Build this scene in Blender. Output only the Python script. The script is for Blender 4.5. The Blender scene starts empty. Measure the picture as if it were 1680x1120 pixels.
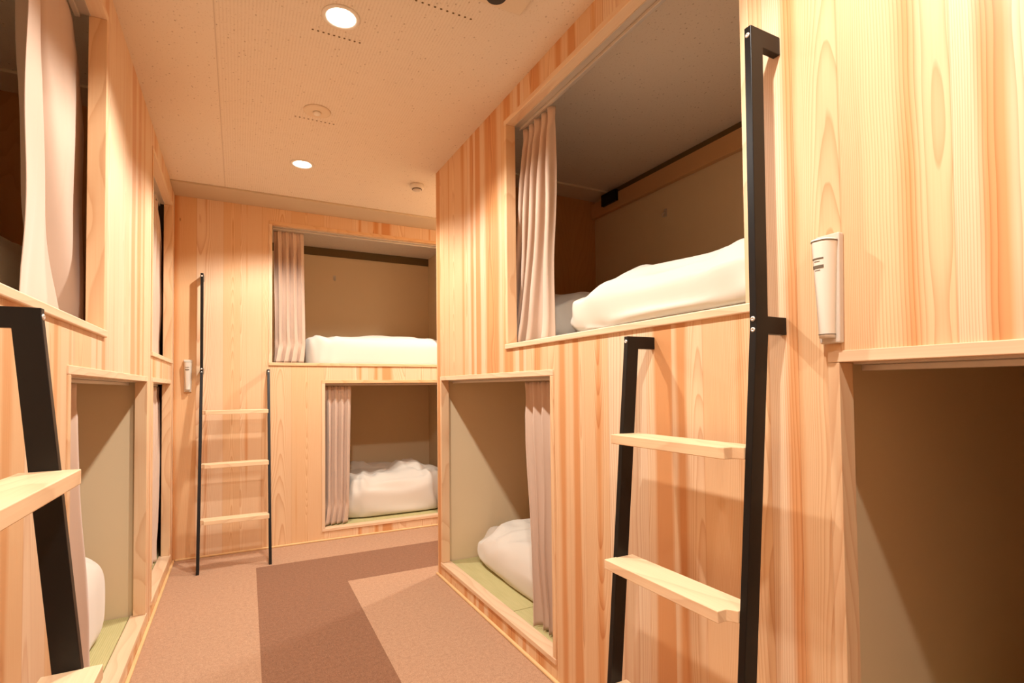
import bpy, bmesh, math, random
from mathutils import Vector, Matrix, noise

random.seed(7)
SC = bpy.context.scene
COL = SC.collection
PI = math.pi

# ------------------------------------------------------------------ camera
F_PX, CX, CY = 862.776, 840.389, 611.892
YAW, PITCH, ROLL = math.radians(-27.553), math.radians(1.528), math.radians(-0.578)
cam_data = bpy.data.cameras.new('camera')
cam = bpy.data.objects.new('camera', cam_data)
COL.objects.link(cam)
cam_data.sensor_fit = 'HORIZONTAL'
cam_data.sensor_width = 36.0
cam_data.lens = 36.0 * F_PX / 1680.0
cam_data.shift_x = -(CX - 840.0) / 1680.0
cam_data.shift_y = (CY - 560.0) / 1680.0
cam_data.clip_start = 0.02
_f = Vector((-math.sin(YAW) * math.cos(PITCH), math.cos(YAW) * math.cos(PITCH), math.sin(PITCH)))
_r = Vector((math.cos(YAW), math.sin(YAW), 0))
_u = _r.cross(_f)
_R = math.cos(ROLL) * _r + math.sin(ROLL) * _u
_U = -math.sin(ROLL) * _r + math.cos(ROLL) * _u
cam.matrix_world = Matrix(((_R.x, _U.x, -_f.x, 0.358), (_R.y, _U.y, -_f.y, 0.041), (_R.z, _U.z, -_f.z, 1.057), (0, 0, 0, 1)))
SC.camera = cam

# ------------------------------------------------------------------ world, exposure
world = bpy.data.worlds.new('world')
SC.world = world
world.use_nodes = True
world.node_tree.nodes['Background'].inputs[0].default_value = (1.0, 0.85, 0.7, 1)
world.node_tree.nodes['Background'].inputs[1].default_value = 0.0
SC.view_settings.view_transform = 'Standard'
SC.view_settings.look = 'None'
SC.view_settings.exposure = 0.0
SC.view_settings.gamma = 1.0
SC.view_settings.use_curve_mapping = False
SC.cycles.max_bounces = 14
SC.cycles.diffuse_bounces = 10
SC.cycles.sample_clamp_indirect = 8.0

LAMP_COLOR = (1.0, 0.945, 0.865)
LAMP_WATTS = 79.0
# downlights: x, y (two in view, one above the camera, one in the side passage behind the right block, one behind the camera)
DOWNLIGHTS = [(0.660, 1.832), (0.669, 3.118), (0.660, 0.546), (1.95, 3.24), (0.665, -0.740)]

# ------------------------------------------------------------------ measures
H = 2.30                 # ceiling
XL, XR, YB = 0.0, 1.373, 3.933   # faces of the left, right and back bunks
XLW, XRW, YBW = -1.10, 2.47, 4.90  # walls behind them
YF = -1.60               # wall behind the camera
ZT, ZS, ZU = 1.098, 1.240, 2.180   # head of lower opening, top of upper sill, head of upper opening
ZB = 0.084               # top of the lower sill
PT = 0.030               # panel thickness
JD = 0.041               # jamb depth


# ------------------------------------------------------------------ helpers
class MB:
    """Collects shapes for one mesh."""
    def __init__(self):
        self.bm = bmesh.new()

    def box(self, x0, x1, y0, y1, z0, z1, bevel=0.0, seg=2, mi=0):
        x0, x1 = sorted((x0, x1)); y0, y1 = sorted((y0, y1)); z0, z1 = sorted((z0, z1))
        v = [self.bm.verts.new(p) for p in ((x0, y0, z0), (x1, y0, z0), (x1, y1, z0), (x0, y1, z0),
                                            (x0, y0, z1), (x1, y0, z1), (x1, y1, z1), (x0, y1, z1))]
        fs = [self.bm.faces.new([v[i] for i in q]) for q in
              ((0, 3, 2, 1), (4, 5, 6, 7), (0, 1, 5, 4), (1, 2, 6, 5), (2, 3, 7, 6), (3, 0, 4, 7))]
        for f in fs:
            f.material_index = mi
        if bevel > 0:
            es = list({e for f in fs for e in f.edges})
            bmesh.ops.bevel(self.bm, geom=es, offset=bevel, segments=seg, affect='EDGES', profile=0.5)
        return self

    def prism(self, pts, fn, t0, t1, mi=0):
        """Extrude outline pts (p,q) along t; fn(p,q,t)->xyz."""
        a = [self.bm.verts.new(fn(p, q, t0)) for p, q in pts]
        b = [self.bm.verts.new(fn(p, q, t1)) for p, q in pts]
        n = len(pts)
        fs = [self.bm.faces.new(a), self.bm.faces.new(b[::-1])]
        for i in range(n):
            fs.append(self.bm.faces.new((a[i], b[i], b[(i + 1) % n], a[(i + 1) % n])))
        for f in fs:
            f.material_index = mi
        return self

    def lathe(self, prof, c, axis='z', seg=32, mi=0, sy=1.0, caps=True):
        """prof: list of (radius, height) along axis from centre c."""
        rings = []
        c = Vector(c)
        for r, h in prof:
            ring = []
            for k in range(seg):
                t = 2 * PI * k / seg
                a, b = r * math.cos(t), r * math.sin(t) * sy
                d = {'z': (a, b, h), 'x': (h, a, b), 'y': (a, h, b)}[axis]
                ring.append(self.bm.verts.new(c + Vector(d)))
            rings.append(ring)
        for i in range(len(rings) - 1):
            for k in range(seg):
                f = self.bm.faces.new((rings[i][k], rings[i][(k + 1) % seg], rings[i + 1][(k + 1) % seg], rings[i + 1][k]))
                f.material_index = mi
                f.smooth = True
        for ring in ((rings[0], rings[-1]) if caps else ()):
            if prof[rings.index(ring)][0] > 1e-5:
                f = self.bm.faces.new(ring)
                f.material_index = mi
        return self

    def tube(self, pts, r, seg=10):
        rings = []
        for i, p in enumerate(pts):
            p = Vector(p)
            d = (Vector(pts[min(i + 1, len(pts) - 1)]) - Vector(pts[max(i - 1, 0)])).normalized()
            a = d.orthogonal().normalized()
            if rings:
                a = (ref - d * ref.dot(d)).normalized()
            ref = a
            b = d.cross(a)
            rings.append([self.bm.verts.new(p + r * (a * math.cos(2 * PI * k / seg) + b * math.sin(2 * PI * k / seg))) for k in range(seg)])
        for i in range(len(rings) - 1):
            for k in range(seg):
                f = self.bm.faces.new((rings[i][k], rings[i][(k + 1) % seg], rings[i + 1][(k + 1) % seg], rings[i + 1][k]))
                f.smooth = True
        self.bm.faces.new(rings[0][::-1]); self.bm.faces.new(rings[-1])
        return self


def obj(name, mb, mats, parent=None, smooth=False, recalc=True):
    bm = mb.bm if isinstance(mb, MB) else mb
    if recalc:
        bmesh.ops.recalc_face_normals(bm, faces=bm.faces)
    if parent is not None:
        off = parent.matrix_basis.translation.copy()
        p = parent.parent
        while p is not None:
            off += p.matrix_basis.translation
            p = p.parent
        bmesh.ops.translate(bm, verts=bm.verts, vec=-off)
    me = bpy.data.meshes.new(name)
    bm.to_mesh(me)
    bm.free()
    if smooth:
        for p in me.polygons:
            p.use_smooth = True
    for m in (mats if isinstance(mats, (list, tuple)) else [mats]):
        me.materials.append(m)
    o = bpy.data.objects.new(name, me)
    COL.objects.link(o)
    if parent is not None:
        o.parent = parent
    return o


lerp = lambda a, b, t: a + (b - a) * t


def tag(o, label=None, cat=None, group=None, kind=None):
    if label: o['label'] = label
    if cat: o['category'] = cat
    if group: o['group'] = group
    if kind: o['kind'] = kind
    return o


def thing(name, loc, label, cat, group=None):
    o = bpy.data.objects.new(name, None)
    o.empty_display_size = 0.05
    o.location = loc
    COL.objects.link(o)
    return tag(o, label, cat, group)


def struct(name, mb, mats, label, cat):
    return tag(obj(name, mb, mats), label, cat, kind='structure')


# ------------------------------------------------------------------ materials
def new_mat(name, rough=0.6, spec=0.3):
    m = bpy.data.materials.new(name)
    m.use_nodes = True
    b = m.node_tree.nodes['Principled BSDF']
    b.inputs['Roughness'].default_value = rough
    b.inputs['Specular IOR Level'].default_value = spec
    return m, m.node_tree, b


class G:
    """Tiny node-graph writer."""
    def __init__(self, nt):
        self.nt = nt

    def n(self, t, **kw):
        nd = self.nt.nodes.new(t)
        for k, v in kw.items():
            setattr(nd, k, v)
        return nd

    def put(self, sock, v):
        if isinstance(v, bpy.types.NodeSocket):
            self.nt.links.new(v, sock)
        else:
            sock.default_value = v

    def m(self, op, a, b=0.0, c=0.0, clamp=False):
        nd = self.n('ShaderNodeMath', operation=op, use_clamp=clamp)
        self.put(nd.inputs[0], a); self.put(nd.inputs[1], b); self.put(nd.inputs[2], c)
        return nd.outputs[0]

    def xyz(self, x, y, z):
        nd = self.n('ShaderNodeCombineXYZ')
        self.put(nd.inputs[0], x); self.put(nd.inputs[1], y); self.put(nd.inputs[2], z)
        return nd.outputs[0]

    def noise(self, vec, scale, detail=2.0, rough=0.5, dist=0.0):
        nd = self.n('ShaderNodeTexNoise')
        self.put(nd.inputs['Vector'], vec)
        nd.inputs['Scale'].default_value = scale
        nd.inputs['Detail'].default_value = detail
        nd.inputs['Roughness'].default_value = rough
        nd.inputs['Distortion'].default_value = dist
        return nd.outputs['Fac']

    def mix(self, f, a, b, blend='MIX'):
        nd = self.n('ShaderNodeMix', data_type='RGBA', blend_type=blend)
        self.put(nd.inputs[0], f); self.put(nd.inputs[6], a); self.put(nd.inputs[7], b)
        return nd.outputs[2]

    def ramp(self, f, stops, interp='LINEAR'):
        nd = self.n('ShaderNodeValToRGB')
        nd.color_ramp.interpolation = interp
        el = nd.color_ramp.elements
        while len(el) > 1:
            el.remove(el[-1])
        el[0].position, el[0].color = stops[0]
        for p, c in stops[1:]:
            e = el.new(p); e.color = c
        self.put(nd.inputs[0], f)
        return nd.outputs[0]

    def range(self, v, a, b, c, d):
        nd = self.n('ShaderNodeMapRange', clamp=True)
        for i, q in enumerate((v, a, b, c, d)):
            self.put(nd.inputs[i], q)
        return nd.outputs[0]


def srgb(r, g, b):
    f = lambda c: (c / 255 / 12.92) if c / 255 <= 0.04045 else ((c / 255 + 0.055) / 1.055) ** 2.4
    return (f(r), f(g), f(b), 1.0)


PALE = srgb(231, 207, 176)
MID = srgb(223, 184, 136)
HEART = srgb(208, 148, 92)
DARKR = srgb(178, 108, 56)


def wood(name, across='y', along='z', plank=0.10, seed=0.0, pale=PALE, mid=MID, heart=HEART, dark=DARKR,
         contrast=1.0, rough=0.42, knots=True, heart_amt=0.5):
    m, nt, b = new_mat(name, rough, 0.25)
    g = G(nt)
    tc = g.n('ShaderNodeTexCoord')
    sp = g.n('ShaderNodeSeparateXYZ')
    nt.links.new(tc.outputs['Object'], sp.inputs[0])
    ax = {'x': sp.outputs[0], 'y': sp.outputs[1], 'z': sp.outputs[2]}
    third = [k for k in 'xyz' if k not in (across, along)][0]
    A = g.m('ADD', g.m('ADD', ax[across], g.m('MULTIPLY', ax[third], 0.8)), 11.37 + seed)
    L = g.m('ADD', ax[along], 7.1 + seed)
    # uneven boards: warp the across coordinate a little before cutting
    q = g.m('DIVIDE', A, plank)
    q = g.m('ADD', q, g.m('MULTIPLY', g.m('SINE', g.m('MULTIPLY', q, 1.9)), 0.22))
    idx = g.m('FLOOR', q)
    fr = g.m('SUBTRACT', q, idx)
    wn = g.n('ShaderNodeTexWhiteNoise', noise_dimensions='2D')
    nt.links.new(g.xyz(idx, seed + 0.37, 0.0), wn.inputs['Vector'])
    rs = g.n('ShaderNodeSeparateColor')
    nt.links.new(wn.outputs['Color'], rs.inputs[0])
    r1, r2, r3 = rs.outputs[0], rs.outputs[1], rs.outputs[2]
    wn2 = g.n('ShaderNodeTexWhiteNoise', noise_dimensions='2D')
    nt.links.new(g.xyz(idx, seed + 5.91, 0.0), wn2.inputs['Vector'])
    r4 = wn2.outputs['Value']
    # flat-sawn arches: rings = k*(u-c)^2 + slow drift along the board
    centre = g.m('ADD', g.m('MULTIPLY', r1, 1.2), -0.1)
    u = g.m('SUBTRACT', fr, centre)
    u2 = g.m('MULTIPLY', u, u)
    vslow = g.xyz(g.m('MULTIPLY', A, 5.0), g.m('MULTIPLY', L, 1.3), g.m('MULTIPLY', idx, 3.7))
    ns = g.noise(vslow, 1.0, 2.0, 0.45)
    vfast = g.xyz(g.m('MULTIPLY', A, 40.0), g.m('MULTIPLY', L, 2.2), g.m('MULTIPLY', idx, 1.7))
    nf = g.noise(vfast, 1.0, 2.0, 0.5)
    drift = g.m('MULTIPLY', L, g.m('MULTIPLY', g.m('SUBTRACT', r2, 0.5), 1.1))
    ring = g.m('ADD', g.m('MULTIPLY', u2, 3.2), g.m('ADD', drift, g.m('MULTIPLY', ns, 0.85)))
    ring = g.m('ADD', ring, g.m('MULTIPLY', nf, 0.035))
    t = g.m('FRACT', g.m('MULTIPLY', ring, g.m('ADD', 7.0, g.m('MULTIPLY', r3, 7.0))))
    # late wood: slow rise, sharp fall
    line = g.m('POWER', t, 3.0)
    line = g.m('MULTIPLY', line, g.range(t, 0.93, 1.0, 1.0, 0.0))
    # fine straight fibre
    vfib = g.xyz(g.m('MULTIPLY', A, 260.0), g.m('MULTIPLY', L, 4.0), g.m('MULTIPLY', ax[third], 60.0))
    fib = g.noise(vfib, 1.0, 1.0, 0.5)
    # heartwood zone inside the board
    hc = g.m('SUBTRACT', fr, g.m('MULTIPLY_ADD', r2, 0.5, 0.25))
    hw = g.m('ADD', g.m('MULTIPLY', g.m('ABSOLUTE', hc), -1.6), g.m('ADD', g.m('MULTIPLY', r4, 0.9), g.m('MULTIPLY', ns, 0.6)))
    hz = g.range(hw, 1.05 - heart_amt, 1.27 - heart_amt, 0.0, 1.0)
    base = g.mix(g.m('MULTIPLY', r3, 0.85), pale, mid)
    base = g.mix(g.m('MULTIPLY', hz, 0.85 * contrast), base, heart)
    base = g.mix(g.m('MULTIPLY', line, g.m('MULTIPLY_ADD', hz, 0.32, 0.52 * contrast)), base, dark)
    base = g.mix(g.m('MULTIPLY', g.range(fib, 0.35, 0.75, 0.0, 1.0), 0.13), base, heart)
    if knots:
        vk = g.xyz(g.m('MULTIPLY', A, 9.0), g.m('MULTIPLY', L, 3.2), seed)
        vo = g.n('ShaderNodeTexVoronoi', feature='F1')
        nt.links.new(vk, vo.inputs['Vector'])
        vo.inputs['Scale'].default_value = 1.0
        kn = g.range(vo.outputs['Distance'], 0.025, 0.05, 1.0, 0.0)
        vs = g.n('ShaderNodeSeparateColor')
        nt.links.new(vo.outputs['Color'], vs.inputs[0])
        kn = g.m('MULTIPLY', kn, g.range(vs.outputs[0], 0.80, 0.81, 0.0, 0.7))
        base = g.mix(kn, base, srgb(120, 70, 34))
    # hairline joints between boards
    edge = g.m('MINIMUM', fr, g.m('SUBTRACT', 1.0, fr))
    jn = g.range(edge, 0.004, 0.014, 0.30, 0.0)
    if plank < 0.5:
        base = g.mix(jn, base, dark)
    nt.links.new(base, b.inputs['Base Color'])
    bp = g.n('ShaderNodeBump')
    bp.inputs['Strength'].default_value = 0.06
    bp.inputs['Distance'].default_value = 0.002
    nt.links.new(g.m('ADD', fib, line), bp.inputs['Height'])
    nt.links.new(bp.outputs[0], b.inputs['Normal'])
    return m


M_WOOD_Y = wood('cedar_boards_side', 'y', 'z', 0.120, 0.0, heart_amt=0.45, contrast=0.75)
M_WOOD_YR = wood('cedar_boards_right', 'y', 'z', 0.128, 3.31, heart_amt=0.62)
M_WOOD_X = wood('cedar_boards_back', 'x', 'z', 0.135, 1.7, heart_amt=0.42)
M_TRIM_Y = wood('trim_along_y', 'z', 'y', 1.5, 2.2, contrast=0.5, knots=False, heart_amt=0.25)
M_TRIM_X = wood('trim_along_x', 'z', 'x', 1.5, 4.2, contrast=0.5, knots=False, heart_amt=0.25)
M_TRIM_Z = wood('trim_along_z', 'y', 'z', 0.9, 5.5, contrast=0.7, knots=False, heart_amt=0.35)
M_TRIM_ZX = wood('trim_upright_back', 'x', 'z', 0.9, 6.5, contrast=0.7, knots=False, heart_amt=0.35)
M_TREAD_Y = wood('tread_along_y', 'x', 'y', 0.8, 8.1, pale=srgb(240, 216, 180), mid=srgb(230, 200, 158), contrast=0.5, knots=False, heart_amt=0.2)
M_TREAD_X = wood('tread_along_x', 'y', 'x', 0.8, 9.1, pale=srgb(240, 216, 180), mid=srgb(230, 200, 158), contrast=0.5, knots=False, heart_amt=0.2)
M_BEAD = wood('bead_pine', 'z', 'y', 2.0, 9.7, pale=srgb(236, 208, 158), mid=srgb(228, 194, 140), contrast=0.3, knots=False, heart_amt=0.1)
M_PLY = wood('plywood_brown', 'x', 'z', 0.9, 12.0, pale=srgb(190, 140, 86), mid=srgb(178, 126, 74), heart=srgb(160, 106, 60), dark=srgb(140, 90, 50), contrast=0.4, knots=False)


def plain(name, col, rough=0.7, spec=0.2, var=0.0, scale=8.0, bump=0.0, bscale=200.0, metallic=0.0):
    m, nt, b = new_mat(name, rough, spec)
    b.inputs['Metallic'].default_value = metallic
    g = G(nt)
    tc = g.n('ShaderNodeTexCoord')
    nz = g.noise(tc.outputs['Object'], scale, 3.0, 0.55)
    lo = tuple(c * (1 - var) for c in col[:3]) + (1.0,)
    hi = tuple(min(1, c * (1 + var)) for c in col[:3]) + (1.0,)
    nt.links.new(g.mix(nz, lo, hi), b.inputs['Base Color'])
    if bump > 0:
        bp = g.n('ShaderNodeBump')
        bp.inputs['Strength'].default_value = bump
        bp.inputs['Distance'].default_value = 0.001
        nt.links.new(g.noise(tc.outputs['Object'], bscale, 2.0, 0.6), bp.inputs['Height'])
        nt.links.new(bp.outputs[0], b.inputs['Normal'])
    return m


M_BEIGE = plain('beige_wall_board', srgb(220, 200, 164), 0.8, 0.15, 0.03, 3.0, 0.05, 300)
M_BEAM = plain('plain_ceiling_strip', srgb(222, 206, 182), 0.8, 0.1, 0.02, 3.0)
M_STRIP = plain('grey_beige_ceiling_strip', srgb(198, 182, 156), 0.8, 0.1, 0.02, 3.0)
M_PELMET = plain('pelmet_board', srgb(206, 164, 116), 0.6, 0.2, 0.05, 4.0)
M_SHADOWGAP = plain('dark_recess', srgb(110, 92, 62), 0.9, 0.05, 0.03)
M_BLACK = plain('black_steel', srgb(14, 12, 11), 0.38, 0.35, 0.06, 30.0, 0.04, 400)
M_STEEL = plain('screw_steel', srgb(226, 222, 214), 0.3, 0.5, 0.02, 30.0, metallic=0.6)
M_WHITE_PLASTIC = plain('white_plastic', srgb(226, 220, 206), 0.45, 0.4, 0.02)
M_GREY_PLASTIC = plain('pale_grey_plastic', srgb(206, 196, 182), 0.4, 0.4, 0.02)
M_INK = plain('grey_print', srgb(112, 100, 84), 0.7, 0.1, 0.05)
M_DARK_PLASTIC = plain('dark_plastic', srgb(34, 34, 36), 0.4, 0.4, 0.03)
M_RAIL = plain('curtain_rail_metal', srgb(200, 192, 180), 0.4, 0.5, 0.02, metallic=0.3)


def fabric(name, col, rough=0.9, weave=900.0, var=0.03, sheen=0.3, bump=0.25):
    m, nt, b = new_mat(name, rough, 0.1)
    b.inputs['Sheen Weight'].default_value = sheen
    b.inputs['Sheen Roughness'].default_value = 0.5
    g = G(nt)
    tc = g.n('ShaderNodeTexCoord')
    nz = g.noise(tc.outputs['Object'], 5.0, 3.0, 0.6)
    lo = tuple(c * (1 - var) for c in col[:3]) + (1.0,)
    hi = tuple(min(1, c * (1 + var)) for c in col[:3]) + (1.0,)
    nt.links.new(g.mix(nz, lo, hi), b.inputs['Base Color'])
    bp = g.n('ShaderNodeBump')
    bp.inputs['Strength'].default_value = bump
    bp.inputs['Distance'].default_value = 0.0006
    nt.links.new(g.noise(tc.outputs['Object'], weave, 1.0, 0.5), bp.inputs['Height'])
    nt.links.new(bp.outputs[0], b.inputs['Normal'])
    return m


M_CURTAIN = fabric('mushroom_curtain', srgb(200, 177, 158))
M_SHEET = fabric('white_cotton', srgb(212, 206, 194), weave=600.0, var=0.01, bump=0.15)


def tatami_mat():
    m, nt, b = new_mat('green_tatami', 0.75, 0.2)
    g = G(nt)
    tc = g.n('ShaderNodeTexCoord')
    sp = g.n('ShaderNodeSeparateXYZ')
    nt.links.new(tc.outputs['Object'], sp.inputs[0])
    rib = g.m('ABSOLUTE', g.m('SINE', g.m('MULTIPLY', sp.outputs[0], 420.0)))
    nz = g.noise(g.xyz(g.m('MULTIPLY', sp.outputs[0], 90.0), g.m('MULTIPLY', sp.outputs[1], 8.0), 0.0), 1.0, 2.0, 0.6)
    c = g.mix(nz, srgb(182, 174, 122), srgb(204, 194, 144))
    c = g.mix(g.m('MULTIPLY', g.m('SUBTRACT', 1.0, rib), 0.25), c, srgb(132, 136, 84))
    nt.links.new(c, b.inputs['Base Color'])
    bp = g.n('ShaderNodeBump')
    bp.inputs['Strength'].default_value = 0.3
    bp.inputs['Distance'].default_value = 0.001
    nt.links.new(rib, bp.inputs['Height'])
    nt.links.new(bp.outputs[0], b.inputs['Normal'])
    return m


M_TATAMI = tatami_mat()


def carpet(name, c0, c1, c2):
    m, nt, b = new_mat(name, 0.95, 0.05)
    b.inputs['Sheen Weight'].default_value = 0.2
    g = G(nt)
    tc = g.n('ShaderNodeTexCoord')
    n1 = g.noise(tc.outputs['Object'], 210.0, 3.0, 0.75)
    n2 = g.noise(tc.outputs['Object'], 60.0, 2.0, 0.6)
    c = g.ramp(g.m('ADD', g.m('MULTIPLY', n1, 0.75), g.m('MULTIPLY', n2, 0.25)), [(0.34, c0), (0.5, c1), (0.68, c2)])
    nt.links.new(c, b.inputs['Base Color'])
    bp = g.n('ShaderNodeBump')
    bp.inputs['Strength'].default_value = 0.5
    bp.inputs['Distance'].default_value = 0.002
    nt.links.new(n1, bp.inputs['Height'])
    nt.links.new(bp.outputs[0], b.inputs['Normal'])
    return m


M_CARPET_L = carpet('light_carpet', srgb(154, 118, 92), srgb(182, 144, 114), srgb(202, 166, 136))
M_CARPET_D = carpet('dark_carpet', srgb(112, 76, 54), srgb(138, 98, 72), srgb(162, 120, 94))


def ceiling_mat():
    m, nt, b = new_mat('mineral_ceiling_board', 0.9, 0.1)
    g = G(nt)
    tc = g.n('ShaderNodeTexCoord')
    sp = g.n('ShaderNodeSeparateXYZ')
    nt.links.new(tc.outputs['Object'], sp.inputs[0])
    x, y = sp.outputs[0], sp.outputs[1]
    base = srgb(226, 214, 196)
    # worm-hole pits
    vo = g.n('ShaderNodeTexVoronoi', feature='F1')
    nt.links.new(g.xyz(g.m('MULTIPLY', x, 58.0), g.m('MULTIPLY', y, 40.0), 0.0), vo.inputs['Vector'])
    vo.inputs['Scale'].default_value = 1.0
    cs = g.n('ShaderNodeSeparateColor')
    nt.links.new(vo.outputs['Color'], cs.inputs[0])
    pit = g.m('MULTIPLY', g.range(vo.outputs['Distance'], 0.08, 0.20, 1.0, 0.0), g.range(cs.outputs[0], 0.55, 0.56, 0.0, 1.0))
    fine = g.noise(g.xyz(g.m('MULTIPLY', x, 160.0), g.m('MULTIPLY', y, 110.0), 0.0), 1.0, 2.0, 0.6)
    pit = g.m('MAXIMUM', pit, g.range(fine, 0.62, 0.70, 0.0, 0.6))
    c = g.mix(g.m('MULTIPLY', pit, 0.60), base, srgb(150, 128, 100))
    # fine ribs along the aisle in the middle boards
    rib = g.m('POWER', g.m('ABSOLUTE', g.m('SINE', g.m('MULTIPLY', x, 2 * PI * 46.0))), 6.0)
    mid = g.m('MULTIPLY', g.range(x, 0.285, 0.290, 0.0, 1.0), g.range(x, 1.00, 1.25, 1.0, 0.0))
    rn = g.noise(g.xyz(g.m('MULTIPLY', x, 9.0), g.m('MULTIPLY', y, 22.0), 0.0), 1.0, 2.0, 0.5)
    c = g.mix(g.m('MULTIPLY', g.m('MULTIPLY', rib, mid), g.range(rn, 0.3, 0.7, 0.06, 0.22)), c, srgb(170, 146, 112))
    # board joints
    for xj in (0.284,):
        d = g.m('ABSOLUTE', g.m('SUBTRACT', x, xj))
        c = g.mix(g.range(d, 0.001, 0.003, 0.35, 0.0), c, srgb(150, 124, 94))
    nt.links.new(c, b.inputs['Base Color'])
    bp = g.n('ShaderNodeBump')
    bp.inputs['Strength'].default_value = 0.35
    bp.inputs['Distance'].default_value = 0.002
    nt.links.new(g.m('MULTIPLY', pit, -1.0), bp.inputs['Height'])
    nt.links.new(bp.outputs[0], b.inputs['Normal'])
    return m


M_CEIL = ceiling_mat()


def glow(name, col, strength):
    m = bpy.data.materials.new(name)
    m.use_nodes = True
    nt = m.node_tree
    nt.nodes.clear()
    e = nt.nodes.new('ShaderNodeEmission')
    e.inputs[0].default_value = (*col, 1)
    e.inputs[1].default_value = strength
    o = nt.nodes.new('ShaderNodeOutputMaterial')
    nt.links.new(e.outputs[0], o.inputs[0])
    return m


M_BULB = glow('lit_bulb', (1.0, 0.93, 0.82), 14.0)
M_REFLECT = plain('downlight_reflector', srgb(236, 232, 222), 0.35, 0.5, 0.01)

# ------------------------------------------------------------------ shell: floor, ceiling, walls
X0, X1, Y0, Y1 = XLW - 0.06, XRW + 0.06, YF - 0.06, YBW + 0.5


def build_floor():
    mb = MB()
    bm = mb.bm
    sk = 0.0137                                        # the carpet tiles sit very slightly askew
    ax = lambda x, y: x - sk * (3.55 - y)
    xs = [X0, 0.457, 0.905, X1]
    ys = [Y0, 3.057, 3.545, Y1]
    V = {}
    for i, x in enumerate(xs):
        for j, y in enumerate(ys):
            px = ax(x, y) if i in (1, 2) else x
            V[i, j] = bm.verts.new((px, y, 0.0))
    dark = {(1, 0), (1, 1), (2, 1)}
    for i in range(3):
        for j in range(3):
            f = bm.faces.new((V[i, j], V[i + 1, j], V[i + 1, j + 1], V[i, j + 1]))
            f.material_index = 1 if (i, j) in dark else 0
    r = bmesh.ops.extrude_face_region(bm, geom=list(bm.faces))
    bmesh.ops.translate(bm, verts=[e for e in r['geom'] if isinstance(e, bmesh.types.BMVert)], vec=(0, 0, -0.08))
    return struct('floor', mb, [M_CARPET_L, M_CARPET_D], 'carpet tile floor in light tan with a dark brown tile path', 'floor')


build_floor()

HOLE_R = 0.052


def build_ceiling():
    bm = bmesh.new()
    hs = 0.09
    xs = sorted({X0, X1} | {round(x + s * hs, 4) for x, y in DOWNLIGHTS for s in (-1, 1)})
    ys = sorted({Y0, Y1} | {round(y + s * hs, 4) for x, y in DOWNLIGHTS for s in (-1, 1)})
    vc = {}

    def V(x, y):
        k = (round(x, 4), round(y, 4))
        if k not in vc:
            vc[k] = bm.verts.new((x, y, H))
        return vc[k]
    for i in range(len(xs) - 1):
        for j in range(len(ys) - 1):
            xa, xb, ya, yb = xs[i], xs[i + 1], ys[j], ys[j + 1]
            hit = None
            for (x, y) in DOWNLIGHTS:
                if xa >= x - hs - 1e-3 and xb <= x + hs + 1e-3 and ya >= y - hs - 1e-3 and yb <= y + hs + 1e-3:
                    hit = (x, y, xa, xb, ya, yb)
            if hit is None:
                bm.faces.new((V(xa, ya), V(xa, yb), V(xb, yb), V(xb, ya)))
    for (x, y) in DOWNLIGHTS:                          # a square with a round hole
        cell_x = [v for v in xs if x - hs - 1e-3 <= v <= x + hs + 1e-3]
        cell_y = [v for v in ys if y - hs - 1e-3 <= v <= y + hs + 1e-3]
        outer = []
        outer += [(v, y - hs) for v in cell_x[:-1]] + [(x + hs, v) for v in cell_y[:-1]]
        outer += [(v, y + hs) for v in cell_x[:0:-1]] + [(x - hs, v) for v in cell_y[:0:-1]]
        n = 40
        inner = [bm.verts.new((x + HOLE_R * math.cos(2 * PI * k / n - 0.75 * PI), y + HOLE_R * math.sin(2 * PI * k / n - 0.75 * PI), H)) for k in range(n)]
        ov = [V(*p) for p in outer]
        oa = [(math.atan2(p[1] - y, p[0] - x) + 0.75 * PI) % (2 * PI) for p in outer]
        oa[0] = 0.0
        m = len(ov)
        seq = oa + [2 * PI]
        for k in range(m):                             # fan between the outer edge and its arc of the circle
            ks = [q for q in range(n + 1) if seq[k] - 1e-6 <= 2 * PI * q / n <= seq[k + 1] + 1e-6]
            lo = int(math.floor(seq[k] / (2 * PI) * n + 1e-6)); hi = int(math.floor(seq[k + 1] / (2 * PI) * n + 1e-6))
            loop = [ov[k], ov[(k + 1) % m]] + [inner[q % n] for q in range(hi, lo - 1, -1)]
            bm.faces.new(loop)
    for f in bm.faces:
        f.material_index = 0
    # rows of small round perforations left in the boards
    def hole(x, y, r=0.0042):
        vs = [bm.verts.new((x + r * math.cos(t * PI / 4), y + r * math.sin(t * PI / 4), H - 0.0006)) for t in range(8)]
        f = bm.faces.new(vs); f.material_index = 1
    for k in range(10):
        hole(0.583 + 0.159 * k / 9, 1.937)
        hole(0.586 + 0.166 * k / 9, 2.586)
        hole(0.861 + 0.19 * k / 9, 1.645)
    for f in bm.faces:
        if f.normal.z > 0:
            f.normal_flip()
    o = obj('ceiling', bm, [M_CEIL, M_SHADOWGAP], recalc=False)
    return tag(o, 'speckled mineral board ceiling with recessed downlights', 'ceiling', kind='structure')


build_ceiling()

mb = MB().box(XLW - 0.06, XLW, Y0, Y1, 0, H)
struct('wall_left', mb, M_BEIGE, 'beige wall behind the left-hand bunks', 'wall')
mb = MB().box(XRW, XRW + 0.06, Y0, Y1, 0, H)
struct('wall_right', mb, M_BEIGE, 'beige wall behind the right-hand bunks', 'wall')
mb = MB().box(XLW, XRW, Y1 - 0.06, Y1, 0, H)
struct('wall_back', mb, M_BEIGE, 'beige wall closing the room behind the far bunk', 'wall')
mb = MB().box(XLW, XRW, Y0, YF, 0, H)
struct('wall_front', mb, M_BEIGE, 'beige wall behind the camera', 'wall')
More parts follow.
